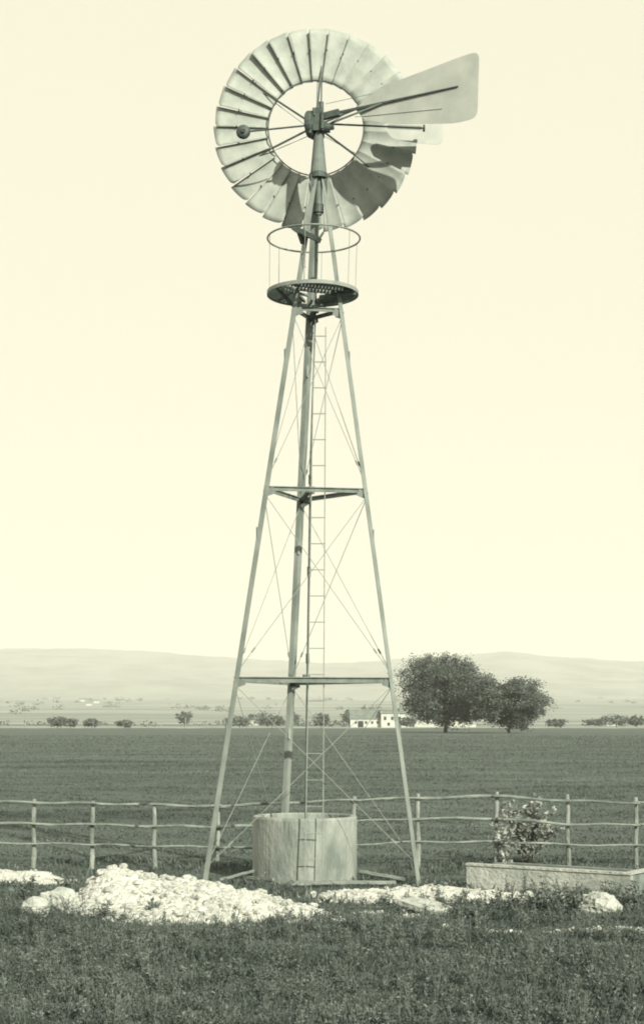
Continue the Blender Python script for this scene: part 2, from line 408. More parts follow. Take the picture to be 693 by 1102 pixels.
# mast, turntable and gear head
mb = MB(); tb = Vector((-.05, 23.08, 0))
mb.tube([tb+Vector((0, 0, z)) for z in (9.75, 10.32, 10.36, 10.72, 11.0)], [.05, .055, .12, .085, .062], 16)
mb.build('mast', M['mast'], mill, False)
mb = MB(); mb.lathe(tb+Vector((0, 0, 10.33)), [(.06, -.05), (.135, -.05), (.135, .02), (.06, .02)], 20); mb.build('mast_collar', M['iron'], mill); mb = MB()
mb.lathe(tb+Vector((0, 0, 9.85)), [(.03, -.07), (.075, -.07), (.075, .05), (.03, .05)], 14)
mb.build('rod_swivel', M['iron'], mill)
for i in range(3):
    mb = MB(); q = legpt(i, 10.2); mb.bar(q-Vector((0, 0, .15)), q+Vector((0, 0, .12)), .05, .045); mb.build('leg_clamp', M['iron'], mill)
WC = Vector(((340-CX)*23.72/F, 23.72, H+(HY-138.5)*23.72/F))
hd = MB(); gc = Vector((-.03, 23.1, 11.1))
hd.bar(gc+Vector((-.02, -.14, -.03)), gc+Vector((-.02, .28, .0)), .17, .24)
hd.bar(gc+Vector((-.02, -.1, .12)), gc+Vector((0, .1, .15)), .11, .14, w2=.08, h2=.1)
hd.lathe(gc+Vector((-.14, -.03, -.03)), [(.03, -.05), (.17, -.05), (.19, -.03), (.19, .03), (.17, .05), (.03, .05)], 20, ax=(1, -.25, 0))
hd.lathe(gc+Vector((.10, -.08, -.1)), [(.01, -.05), (.07, -.05), (.07, .05), (.01, .05)], 14, ax=(1, 0, 0))
hd.tube([gc+Vector((.08, -.06, -.1)), gc+Vector((.2, -.1, -.1))], .035, 8)
hd.tube([gc+Vector((.02, -.02, .15)), gc+Vector((.02, -.02, .30))], .035, 8); hd.tube([gc+Vector((.02, -.02, .30)), gc+Vector((.025, -.02, .62))], .012, 6)
hd.tube([gc+Vector((0, .2, .03)), Vector((WC.x, WC.y+.12, WC.z))], .045, 10)
hd.bar(gc+Vector((.05, -.12, .05)), gc+Vector((.28, -.2, .08)), .07, .09)
for a, b in (((-.09, -.16, .05), (-.09, -.16, .16)), ((.03, -.17, -.14), (.03, -.17, .1)), ((-.15, -.15, -.2), (-.1, -.15, .12))):
    hd.tube([gc+Vector(a), gc+Vector(b)], .022, 6)
hd.build('gear_head', M['iron'], mill)

# wheel
RI, RO, RM = .715, 1.54, 1.17
mb = MB(); mb.lathe(WC, [(.03, -.13), (.12, -.13), (.15, -.1), (.08, -.04), (.08, .05), (.14, .1), (.12, .14), (.03, .14)], 24, ax=(0, 1, 0))
wh = mb.build('wheel', M['iron'], mill)
def rimpt(r, a, dy=0): return WC+Vector((math.cos(a)*r, dy, math.sin(a)*r))
mb = MB(); mb.ring(WC+Vector((0, -.03, 0)), RI, .010, ax=(0, 1, 0), n=96); mb.build('inner_ring', M['iron'], wh, True)
mb = MB(); mb.ring(WC+Vector((0, .13, 0)), RM, .008, ax=(0, 1, 0), n=120); mb.build('outer_ring', M['iron'], wh, True)
for k in range(6):
    a = math.radians(90+60*k-5); mb = MB()
    mb.tube([rimpt(.1, a, -.10), rimpt(RI, a, -.035)], .016, 6); mb.tube([rimpt(RI, a, -.035), rimpt(RM, a, .13)], .009, 6)
    mb.build('spoke', M['iron'], wh)
    mb = MB(); mb.tube([rimpt(.1, a+.12, .12), rimpt(RI, a+.05, -.01)], .006, 5); mb.build('stay_rod', M['rod'], wh)
NB = 30
def blade_mesh():
    V = []; Fq = []; nu, nv = 7, 8; T = .003
    for side in (0, 1):
        for j in range(nv+1):
            t = j/nv; r = RI-.0+(RO-RI)*t
            ch = .166+(.334-.166)*t; beta = math.radians(12.5-1.5*t)
            for i in range(nu+1):
                u = i/nu-.5                          # -.5 .. .5 ; +: counter-clockwise edge, nearer the tower
                rr = r
                if j == nv: rr = r-.032*(u+.5)-.030*(max(0, u-.3)/.2)**2
                tan = u*ch*math.cos(beta); axi = -u*ch*math.sin(beta)+.42*ch*(.25-u*u)
                aa = tan/rr
                V.append((math.cos(aa)*rr, axi+.02+side*T, math.sin(aa)*rr))
    n1 = (nu+1)*(nv+1)
    for j in range(nv):
        for i in range(nu):
            a = j*(nu+1)+i; b = a+1; c = a+nu+2; d = a+nu+1
            Fq.append((a, b, c, d)); Fq.append((d+n1, c+n1, b+n1, a+n1))
    bd = [i for i in range(nu+1)]+[j*(nu+1)+nu for j in range(1, nv+1)]+[nv*(nu+1)+i for i in range(nu-1, -1, -1)]+[j*(nu+1) for j in range(nv-1, 0, -1)]
    for i in range(len(bd)):
        a, b = bd[i], bd[(i+1) % len(bd)]; Fq.append((b, a, a+n1, b+n1))
    me = bpy.data.meshes.new('blade'); me.from_pydata(V, [], Fq); me.update(); me.polygons.foreach_set('use_smooth', [True]*len(me.polygons)); me.materials.append(M['blade'])
    return me
bm_ = blade_mesh(); clip = MB(); clip.bar((RM, -.035, .06), (RM, .055, .15), .03, .02); clip.bar((RM+.05, .0, .09), (RM-.03, .0, .09), .012, .012)
for k in range(NB):
    a = 2*PI*(k+.35)/NB+random.uniform(-.006, .006)
    o = bpy.data.objects.new('blade', bm_); COL.objects.link(o); o.parent = wh; o.location = WC; o.rotation_euler = (random.uniform(-.012, .012), -a, random.uniform(-.015, .015))
mb = MB(); mb.bar((RM+.02, -.02, 0), (RM+.02, .10, 0), .012, .02); c0_ = mb.build('blade_clip', M['iron'], wh); c0_.location = WC
for k in range(NB):
    o = c0_ if k == 0 else c0_.copy()
    if k: COL.objects.link(o); o.parent = wh
    o.rotation_euler = (0, -2*PI*(k+.85)/NB, 0)

# tail
TD = Vector((.864, -.504, 0)); T0 = Vector((.05, 23.2, 11.24))
def tp(s, z): return Vector((T0.x+TD.x*s, T0.y+TD.y*s, z))
def rounded(pts, r):                                # pts (s,z,rad)
    out = []
    n = len(pts)
    for i in range(n):
        p = Vector(pts[i][:2]); a = Vector(pts[i-1][:2]); b = Vector(pts[(i+1) % n][:2]); q = pts[i][2]
        if q <= 0: out.append(p); continue
        pa = p+(a-p).normalized()*q; pb = p+(b-p).normalized()*q
        for k in range(6):
            t = k/5; out.append(pa*(1-t)**2+p*2*t*(1-t)+pb*t*t)
    return out
prof = rounded([(.50, 11.25, .03), (.64, 11.07, .04), (1.05, 10.92, .3), (2.1, 10.735, .12), (2.44, 10.75, .12), (2.47, 11.67, .12), (2.22, 11.655, .04), (.88, 11.475, .05)], 0)
tn = Vector((TD.y, -TD.x, 0))
mb = MB(); mb.prism([tp(q.x, q.y) for q in prof], tn*.005); tail = mb.build('tail_vane', M['tail'], mill)
for tt, zz in ((0, .02), (1, 0)): pass
mb = MB(); mb.bar(tp(0, 11.24)+tn*.02, tp(2.15, 11.24)+tn*.012, .022, .045, h2=.012); mb.build('boom', M['iron'], tail)
mb = MB(); mb.bar(tp(.0, 11.08)+tn*.05, tp(.95, 11.235)+tn*.02, .02, .022); mb.bar(tp(.02, 11.2)-tn*.16, tp(.75, 11.22)-tn*.01, .016, .02)
mb.tube([tp(.0, 11.42), tp(1.0, 11.42)-tn*.02], .004, 4); mb.build('boom_stay', M['girt'], tail)
mb = MB(); 
mb.tube([tp(.5, 11.13)+tn*.006, tp(1.9, 10.98)+tn*.006], .006, 5)
mb.build('stiffener', M['tail'], tail)
# spring arm with the small side vane
A0, A1 = P(344, 133, 23.2), P(456, 138, 23.2)
mb = MB(); mb.tube([A0, A1], .016, 8, r2=.013); a = A0.lerp(A1, .66); b = A0.lerp(A1, .97)
for k in range(22):
    mb.ring(a.lerp(b, k/21), .026, .006, ax=(A1-A0), n=12, m=5)
mb.lathe(A1, [(.005, -.015), (.05, -.015), (.05, .015), (.005, .015)], 14, ax=(A1-A0)); arm = mb.build('spring_arm', M['iron'], mill)
pv = [P(x, y, 23.42) for x, y in ((412, 133), (476, 131), (476, 156), (447, 154), (420, 149))]
pr2 = rounded([(p.x, p.z, q) for p, q in zip(pv, (.05, .05, .1, .1, .1))], 0)
mb = MB(); mb.prism([Vector((q.x, 23.42, q.y)) for q in pr2], (0, .005, 0)); mb.build('side_vane', M['tail'], mill)
# counterweight arm
B0, B1 = P(336, 134.5, 22.95), P(262, 142, 22.95)
mb = MB(); mb.tube([B0, B1], .014, 8); mb.build('weight_arm', M['iron'], mill)
mb = MB(); mb.lathe(B1, [(.0, -.05), (.07, -.045), (.1, -.02), (.105, 0), (.1, .02), (.07, .045), (0, .05)], 24, ax=(.1, 1, 0)); mb.lathe(B1+Vector((0, -.03, 0)), [(.01, -.04), (.035, -.04), (.035, .0), (.01, .0)], 14, ax=(0, 1, 0))
mb.build('counterweight', M['iron'], mill, True)
tag(mill, 'tall three-legged steel windpump with bladed wheel, tail vane, round platform and ladder', 'windmill')
rebase(mill, (cen.x, cen.y, 0))

# ------------------------------------------------------------------ well tank
tc = Vector(((328-CX)*23.5/F, 23.5, 0)); RT = .775; TH = .95
n = 72; mb = MB(); prof = [(RT-.10, .1), (RT, -.1), (RT, .06), (RT, .12), (RT, TH-.03), (RT-.012, TH), (RT-.09, TH), (RT-.10, TH-.02)]
mb.lathe(tc, prof, n)
me_v = []
for v in mb.v:
    w = Vector(v); a = math.atan2(w.y-tc.y, w.x-tc.x); d = .006*noise.noise(Vector((math.cos(a)*3, math.sin(a)*3, w.z*2)))
    me_v.append((w.x+math.cos(a)*d, w.y+math.sin(a)*d, w.z+.010*noise.noise(Vector((math.cos(a)*2, math.sin(a)*2, 5)))*(w.z > .5)))
mb.v = me_v
tank = mb.build('water_tank', M['concrete'])
mb = MB(); mb.lathe(tc, [(0, .55), (RT-.102, .55), (RT-.102, .56), (0, .56)], 48); mb.build('water_surface', M['water'], tank)
tag(tank, 'round open concrete tank standing under the windpump', 'tank'); rebase(tank, (tc.x, tc.y, 0))

# ------------------------------------------------------------------ trough
d = Vector((2.0, -1.4, 0)).normalized(); p = Vector((-d.y, d.x, 0)); p = p if p.y > 0 else -p
c0 = Vector((2.02, 22.12, 0)); Lt = 2.46; Wt = 1.1; Ht = .335; th = .09
def tq(s, t, z): return c0+d*s+p*t+Vector((0, 0, z))
mb = MB()
mb.bar(tq(0, th/2, Ht/2-.08), tq(Lt, th/2, Ht/2-.08), th, Ht+.16)
mb.bar(tq(th, Wt/2, .02), tq(Lt-th, Wt/2, .02), Wt-2*th, .08)
tr = mb.build('water_trough', M['trough'])
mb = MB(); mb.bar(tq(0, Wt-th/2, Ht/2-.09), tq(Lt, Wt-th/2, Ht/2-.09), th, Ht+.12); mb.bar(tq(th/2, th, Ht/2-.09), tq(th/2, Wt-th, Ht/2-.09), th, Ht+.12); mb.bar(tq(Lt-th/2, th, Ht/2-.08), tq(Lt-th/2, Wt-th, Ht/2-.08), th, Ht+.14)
mb.build('dark_wall', M['girt'], tr)  # back and both end walls, in a darker tone than the front wall
mb = MB()
mb.bar(tq(-.015, th/2, Ht+.018), tq(Lt+.02, th/2, Ht+.018), th+.03, .03)
mb.bar(tq(Lt-th/2, th+.02, Ht+.021), tq(Lt-th/2, Wt-th+.1, Ht+.021), th+.03, .03)
mb.build('rim', M['stone'], tr)
mb = MB(); mb.bar(tq(th+.002, Wt/2, .2), tq(Lt-th-.002, Wt/2, .2), Wt-2*th-.004, .01); mb.build('water_surface', M['water'], tr)
tag(tr, 'low rectangular concrete water trough right of the windpump', 'trough'); rebase(tr, (c0.x, c0.y, 0))

# ------------------------------------------------------------------ timbers
def timber(a, b, w, h, label):
    mb = MB(); a = Vector(a); b = Vector(b); c = (a+b)/2; c.z = min(a.z, b.z)-h/2
    n_ = 6
    for i in range(n_):
        p0 = a.lerp(b, i/n_)-c; p1 = a.lerp(b, (i+1)/n_)-c
        k0 = .004*math.sin(i*2.1); mb.bar(p0+Vector((0, 0, k0)), p1+Vector((0, 0, .004*math.sin((i+1)*2.1))), w, h)
    o = mb.build('timber', M['plank']); o.location = c; tag(o, label, 'timber', 'loose timbers around the tank foot'); return o
timber((-.55, 22.45, .065), (1.05, 22.5, .06), .07, .045, 'long flat board lying across the ground before the tank')
timber((.55, 23.0, .17), (1.2, 22.75, .08), .045, .04, 'short pole leaning on the ground between tank and right leg')
timber((-1.5, 22.9, .05), (-1.0, 23.2, .16), .035, .035, 'short stick propped up between left leg and tank')
timber((-1.15, 23.35, .05), (-.7, 22.85, .07), .05, .04, 'weathered stub of board on the ground left of the tank')

# ------------------------------------------------------------------ fence
FY = 25.15
fence = empty('fence', (0, FY, 0))
def fy(px): return FY+.10*math.sin(px*.011)
posts = [(-175, 862), (-104, 860), (-34, 863), (37, 860), (100, 862), (166, 864), (235, 868), (306, 857), (381, 857), (449, 854), (534, 852), (610, 855), (684, 858), (755, 860), (825, 858)]
for k, (px, py) in enumerate(posts):
    Y = fy(px); t = P(px, py, Y); g = gz(t.x, t.y); rng = random.Random(k*5+1)
    lean = rng.uniform(-.025, .025); mb = MB(); pts = []; rr = []
    for i in range(7):
        u = i/6; pts.append((t.x+lean*(1-u)+.008*math.sin(i*1.9+k), Y-FY, g-.25+(t.z-g+.25)*u)); rr.append(.036*(1.12-.22*u)*(1+.1*math.sin(i*2.3+k)))
    mb.tube(pts, rr, 8); mb.build('post', M['post'], fence)
RY3 = [[(-175, 862), (37, 863.5), (166, 866), (235, 868), (306, 864), (381, 861), (449, 859), (534, 857), (610, 862), (684, 864), (825, 866)],
       [(-175, 885), (37, 886.5), (166, 889), (235, 890), (306, 888), (381, 884), (449, 881), (534, 881), (610, 887), (684, 888), (825, 888)],
       [(-175, 908), (37, 907.5), (166, 910.5), (235, 912), (306, 914), (381, 909), (449, 906), (534, 906), (610, 909), (684, 910), (825, 911)]]
ends = [-175, -34, 100, 235, 381, 534, 684, 825]
for ri, tab in enumerate(RY3):
    for s in range(len(ends)-1):
        a, b = ends[s]-4, ends[s+1]+4; pts = []; rr = []; n_ = 14; rng = random.Random(ri*31+s); ph = rng.uniform(0, 6)
        for i in range(n_+1):
            px = a+(b-a)*i/n_; py = np.interp(px, [q[0] for q in tab], [q[1] for q in tab])+.7*math.sin(i*.8+ph)
            Y = fy(px)-.055-(.04 if s % 2 else 0); q = P(px, py, Y); pts.append((q.x, Y-FY, q.z)); rr.append((.026, .024, .019)[ri]*(1.1-.35*(i/n_ if s % 2 else 1-i/n_)+.08*math.sin(i*1.7+ph)))
        mb = MB(); mb.tube(pts, rr, 7); mb.build('rail', M['rail'], fence, True)
tag(fence, 'long rustic fence of round posts with three split rails', 'fence')

# ------------------------------------------------------------------ vegetation
def leaves(C, size, asp, up=.5, rng=RNG, bend=.2):
    """diamond leaves at centres C (n,3): returns verts and quads"""
    n = len(C); d = rng.normal(size=(n, 3)); d[:, 2] = np.abs(d[:, 2])*up+up*.6; d /= np.linalg.norm(d, axis=1)[:, None]
    r = rng.normal(size=(n, 3)); s = np.cross(d, r); s /= np.linalg.norm(s, axis=1)[:, None]; nn = np.cross(d, s)
    L = (size*(.6+.8*rng.random(n)))[:, None]; W = L*asp
    V = np.stack([C, C+d*L*.45+s*W*.5+nn*L*bend*.3, C+d*L+nn*L*bend, C+d*L*.5-s*W*.5+nn*L*bend*.3], 1).reshape(-1, 3)
    return V, np.arange(4*n).reshape(-1, 4)
def in_rubble(x, y):
    r = np.zeros(len(x), bool)
    for gs in ALLR:
        h = sum(a*np.exp(-((x-cx)/sx)**2-((y-cy)/sy)**2) for cx, cy, sx, sy, a in gs); r |= h > (.075 if gs is not STREAK else .062)
    return r
def nfield(x, y, s): return lown(x, y, s, 3)
def grass(name, n, y0, y1, size, asp, up, m, label, pw=1.0, bare=None, patch=None):
    u = RNG.random(n); y = (y0**(1-pw)+u*(y1**(1-pw)-y0**(1-pw)))**(1/(1-pw)) if pw != 1 else y0*(y1/y0)**u
    x = (RNG.random(n)*2-1)*(.225*y+1.6)
    keep = ~in_rubble(x, y) & ((x-tc.x)**2+(y-tc.y)**2 > .80**2)
    rx = (x-c0.x)*d.x+(y-c0.y)*d.y; ry = (x-c0.x)*p.x+(y-c0.y)*p.y
    keep &= ~((rx > -.02) & (rx < Lt+.03) & (ry > -.02) & (ry < Wt+.02))
    if patch is not None: keep &= RNG.random(n) < patch(x, y)
    x, y = x[keep], y[keep]; clump = .55+.75*np.clip(.5+.9*nfield(x, y, 1.7)+.5*nfield(x+9, y*1.3, 4.1), 0, 1.4)
    C = np.stack([x, y, ground_z(x, y)-.01], 1); V, Qd = leaves(C, size(y)*clump, asp, up)
    o = np_mesh(name, V, Qd, m); tag(o, label, 'grass', kind='stuff'); return o
# tall tufts as taller stems with many small leaves
grass('grass', 190000, 9.5, 19.5, lambda y: .075+0*y, .16, 1.1, M['grass'], 'rough dark weedy grass filling the foreground')
def fg_leaf(n):
    u = RNG.random(n); y = 9.5*(20/9.5)**u; x = (RNG.random(n)*2-1)*(.225*y+1.6); k = ~in_rubble(x, y); x, y = x[k], y[k]
    hh = RNG.random(len(x))*.10*np.clip(.7+.8*nfield(x, y, 1.7)+.6*nfield(x+9, y*1.3, 4.1), .1, 1.6)
    V, Qd = leaves(np.stack([x, y, ground_z(x, y)+hh], 1), np.full(len(x), .024), .6, .5)
    tag(np_mesh('clover', V, Qd, M['grass']), 'small leafy weeds mixed through the foreground grass', 'weeds', kind='stuff')
fg_leaf(170000)
def tufts(n):                                        # taller seeding stems rising in loose clumps
    cx_ = []; rr = random.Random(77)
    for k in range(n):
        y = rr.uniform(11.5, 18.8); x = rr.uniform(-1, 1)*(.225*y+1.2); m_ = rr.randint(5, 26); sp = rr.uniform(.05, .3)
        for q in range(m_): cx_.append((x+rr.gauss(0, sp), y+rr.gauss(0, sp)))
    a = np.array(cx_); k = ~in_rubble(a[:, 0], a[:, 1]); a = a[k]
    V, Qd = leaves(np.stack([a[:, 0], a[:, 1], ground_z(a[:, 0], a[:, 1])-.01], 1), np.full(len(a), .17), .035, 2.2)
    tag(np_mesh('tall_grass', V, Qd, M['crop']), 'thin taller stems rising in clumps from the foreground grass', 'grass', kind='stuff')
tufts(230)
def tall_weeds(n):
    rr = random.Random(5); Cs = []; St = MB()
    for k in range(n):
        y = rr.uniform(11.6, 21.5); x = rr.uniform(-1, 1)*(.225*y+1.2)
        if rr.random() > .25+.75*float(np.clip(.5+1.2*nfield(x*1.0, y*1.0, .9), 0, 1)): continue
        if bool(in_rubble(np.array([x]), np.array([y]))[0]) and rr.random() > .12: continue
        if abs(x-tc.x) < 1.0 and y > 22: continue
        g = gz(x, y); hh = rr.uniform(.09, .36)*rr.uniform(.5, 1); w = rr.uniform(.04, .14)
        for q in range(rr.randint(3, 9)):
            a = rr.uniform(0, 6.28); sp = w*rr.uniform(.2, 1); h1 = hh*rr.uniform(.5, 1); e = Vector((x+math.cos(a)*sp, y+math.sin(a)*sp, g+h1))
            St.bar((x, y, g-.01), e, .004, .004)
            for j in range(9):
                t = rr.uniform(.2, 1.02); Cs.append((x+(e.x-x)*t+rr.gauss(0, .008), y+(e.y-y)*t+rr.gauss(0, .008), g+h1*t))
    o = St.build('weed_patches', M['weed']); V, Qd = leaves(np.array(Cs), np.full(len(Cs), .034), .42, .4)
    np_mesh('foliage', V, Qd, M['weed'], o); tag(o, 'dark uneven leafy weeds standing above the foreground grass', 'weeds', kind='stuff')
tall_weeds(2100)
yard = lambda x, y: np.clip(.55+.9*nfield(x, y, 1.1), .12, 1)
grass('yard_grass', 60000, 19.2, 26.5, lambda y: .085+0*y, .2, 1.0, M['grass'], 'patchy short grass around the tank, trough and fence', patch=yard)
grass('field_grass', 330000, 26.2, 240, lambda y: .032+.0006*y, .4, .7, M['crop'], 'dark even crop covering the wide field beyond the fence', pw=1.6)

def weed(px, py, Y, h, w, nst, m, label, leafs=26, ls=.05, cat='weed', group='tall weeds standing among the rubble', name='weed', asp=.4):
    b = P(px, py, Y); g = gz(b.x, b.y); r = random.Random(int(px*7+py)); st = MB(); Cs = []
    for i in range(nst):
        a = r.uniform(0, 2*PI); sp = w*r.uniform(.2, 1); hh = h*r.uniform(.55, 1)*(1-.35*sp/w); pts = []
        for k in range(5):
            t = k/4; pts.append(Vector((math.cos(a)*sp*t**1.4+.01*r.uniform(-1, 1), math.sin(a)*sp*t**1.4*.8, hh*t-.02)))
        st.tube(pts, .007, 4, r2=.002)
        for k in range(leafs):
            t = r.uniform(.15, 1.0); f = t*4; i0 = min(3, int(f)); q = pts[i0].lerp(pts[i0+1], f-i0); Cs.append(q+Vector((r.gauss(0, .02), r.gauss(0, .02), r.gauss(0, .015))))
    root = empty(name, (b.x, b.y, g)); st.build('stem', M['bark'] if m is M['weed'] else M['rail'], root)
    V, Qd = leaves(np.array([tuple(q) for q in Cs]), np.full(len(Cs), ls), asp, .3); np_mesh('foliage', V, Qd, m, root)
    tag(root, label, cat, group); return root
weed(112, 990, 18.6, .32, .16, 9, M['weed'], 'thin dark weed growing up the front of the white heap')
weed(166, 982, 19.0, .30, .10, 8, M['weed'], 'small upright weed halfway along the white heap')
weed(30, 962, 20.8, .42, .30, 14, M['weed'], 'dark weed tuft at far left behind the leftmost boulder')
weed(75, 958, 21.6, .35, .30, 14, M['weed'], 'low dark weed behind the pointed boulder')
weed(290, 972, 20.2, .22, .28, 14, M['weed'], 'low dark weed at the right end of the heap below the tank')
weed(232, 962, 21.4, .2, .24, 10, M['weed'], 'short weed at the foot of the left leg')
weed(582, 988, 19.2, .60, .36, 20, M['weed'], 'tall spreading weed before the middle of the trough')
weed(618, 990, 19.0, .52, .34, 18, M['weed'], 'dark bushy weed left of the largest boulder')
weed(690, 985, 20.0, .40, .36, 16, M['weed'], 'dark weed against the right end wall of the trough')
weed(600, 980, 19.9, .45, .4, 18, M['weed'], 'loose weed close to the trough front between the two tall weeds')
weed(655, 968, 20.0, .42, .32, 12, M['weed'], 'weed beside the right end of the trough')
weed(548, 985, 19.4, .36, .34, 14, M['weed'], 'loose low weed before the left part of the trough')
weed(420, 985, 19.4, .16, .34, 14, M['weed'], 'flat dark weed patch left of the loose slab')
weed(512, 990, 18.8, .22, .4, 16, M['weed'], 'flat dark weed patch between the loose slab and the trough')
weed(470, 960, 21.9, .22, .3, 12, M['weed'], 'low weed between the right leg and the trough')
# the dry bush at the fence
weed(566, 916, 25.6, 1.42, .62, 46, M['dryleaf'], 'pale leafed dry bush growing through the fence behind the trough', 58, .078, 'bush', None, 'bush', .6)
weed(545, 918, 25.0, 1.10, .28, 9, M['dryleaf'], 'pale thin sapling by the fence post at the left side of the dry bush', 26, .08, 'sapling', None, 'sapling', .5)

def tree(name, X, Y, Hh, W, seed, nleaf, ls, label, group, low=.12, lob=14, trunk=.02, sq=1.):
    rng = np.random.default_rng(seed); r = random.Random(seed); g = gz(X, Y); root = empty(name, (X, Y, g))
    cz = Hh*(low+1)/2; rz = Hh*(1-low)/2; rx = W/2
    lobes = []
    for i in range(lob):
        a = 2*PI*i*.381966*1.0+r.uniform(-.3, .3); u = -1+2*(i+.5)/lob; rad = math.sqrt(max(0, 1-u*u))
        k = r.uniform(.55, .74); lobes.append((Vector((math.cos(a)*rad*rx*k, math.sin(a)*rad*rx*k, cz+u*rz*k)), r.uniform(.26, .42)))
    lobes.append((Vector((0, 0, cz)), .5))
    tb_ = MB(); th_ = Hh*(low+.15); tr0 = Hh*trunk
    tb_.tube([(0, 0, -.3), (tr0*.3, 0, th_*.5), (0, 0, th_), (0, 0, cz+rz*.3)], [tr0*1.3, tr0, tr0*.85, tr0*.2], 8)
    for c, k in lobes[:-1]: tb_.tube([(0, 0, th_*.8), c*.5+Vector((0, 0, th_*.45)), c], [tr0*.5, tr0*.3, tr0*.08], 5)
    tb_.build('trunk', M['bark'], root)
    Cs = []; per = nleaf//len(lobes)
    for c, k in lobes:
        nsub = 16; sub = rng.normal(size=(nsub, 3)); sub /= np.linalg.norm(sub, axis=1)[:, None]
        dirs = sub[rng.integers(0, nsub, per)]+rng.normal(size=(per, 3))*.24
        rr = (.55+.5*rng.random(per))[:, None]
        Cs.append(np.array(c)+dirs*rr*np.array([rx, rx, rz*sq])*k*1.05)
    Cs = np.concatenate(Cs); Cs = Cs[Cs[:, 2] > Hh*low*.55]
    V, Qd = leaves(Cs, np.full(len(Cs), ls), .8, .2, rng); np_mesh('crown', V, Qd, M['leaf'], root)
    return tag(root, label, 'tree', group)
G2 = 'two big trees in the field'
def wx(px, Y): return (px-CX)*Y/F
tree('tree', wx(479, 300), 300, 15.3, 17.2, 3, 62000, .31, 'largest broad dark tree, left of the pair right of the windpump', G2, low=.035, lob=24)
tree('tree', wx(547, 288), 288, 10.6, 15.0, 8, 46000, .31, 'lower spreading dark tree, right of the pair in the field', G2, low=.04, lob=20)
far = [(62, 470, 3.6, 7, 'pair of low round trees near the left edge of the far field, left one'),
       (76, 466, 2.8, 5, 'low round bush, right one of the pair near the left edge'),
       (99, 474, 2.8, 6, 'low dark bush on the far field edge, third from the left'),
       (134, 472, 2.6, 5, 'small round bush on the field edge left of the lone tree'),
       (199, 560, 5.8, 6, 'lone small tree standing above the others, left of the windpump'),
       (258, 480, 3.9, 9, 'far bushy tree just right of the left windpump leg'),
       (293, 490, 4.0, 8, 'far round tree seen left of the central windpump leg'),
       (346, 486, 4.4, 5.5, 'far round tree seen beside the ladder'),
       (376, 545, 6.4, 7, 'dark tree at the left end of the white farmhouse'),
       (392, 560, 7.6, 7, 'dark round tree behind the farmhouse roof'),
       (403, 565, 6.6, 4, 'small dark tree behind the farmhouse, beside the round tree'),
       (437, 500, 3.4, 7, 'low bush before the right wing of the farmhouse'),
       (598, 470, 3.0, 7, 'low bush just right of the two big trees'),
       (640, 560, 2.8, 8, 'low flat bush on the right field edge'),
       (663, 520, 4.4, 10, 'broad low tree near the right edge'),
       (684, 525, 4.0, 7, 'low tree at the right edge of the view'),
       (316, 620, 5.0, 6, 'faint far tree seen behind the central leg'),
       (281, 640, 6.0, 12, 'faint wide tree far behind the left windpump brace')]
for k, (px, Y, hh, w, lab) in enumerate(far):
    tree('tree', wx(px, Y), Y, hh, w*1.05, 50+k, 900, .55, lab, 'small trees along the far field edge', low=.05, lob=7, trunk=.03)
# a shallow hedge row and village trees on the plain
r = random.Random(4); V_ = []; 
C_ = []
for i in range(2200):
    px = r.choice([r.uniform(-250, 240), r.uniform(240, 430), r.uniform(590, 950)]); Y = 600+30*math.sin(px*.03)+r.uniform(-6, 6)
    if noise.noise(Vector((px*.03, 2, 0))) < -.1: continue
    x = wx(px, Y); C_.append((x, Y, gz(x, Y)+r.random()*1.9))
V, Qd = leaves(np.array(C_), np.full(len(C_), .9), .9, .2); tag(np_mesh('hedgerow', V, Qd, M['leaf']), 'low broken hedgerow beyond the far field edge', 'hedge', kind='stuff')
C_ = []
for i in range(230):
    Y = r.uniform(1500, 3600); px = r.uniform(-200, 900); x = wx(px, Y); s_ = r.uniform(2.0, 4.6)
    if noise.noise(Vector((x*.004, Y*.002, 0))) < -.02: continue
    for k in range(38): C_.append((x+r.gauss(0, s_*.9), Y+r.gauss(0, s_), gz(x, Y)+abs(r.gauss(0, s_*.6))))
V, Qd = leaves(np.array(C_), np.full(len(C_), 2.2), .9, .2); tag(np_mesh('distant_trees', V, Qd, M['leaf']), 'faint scattered trees and copses on the hazy plain', 'trees', kind='stuff')

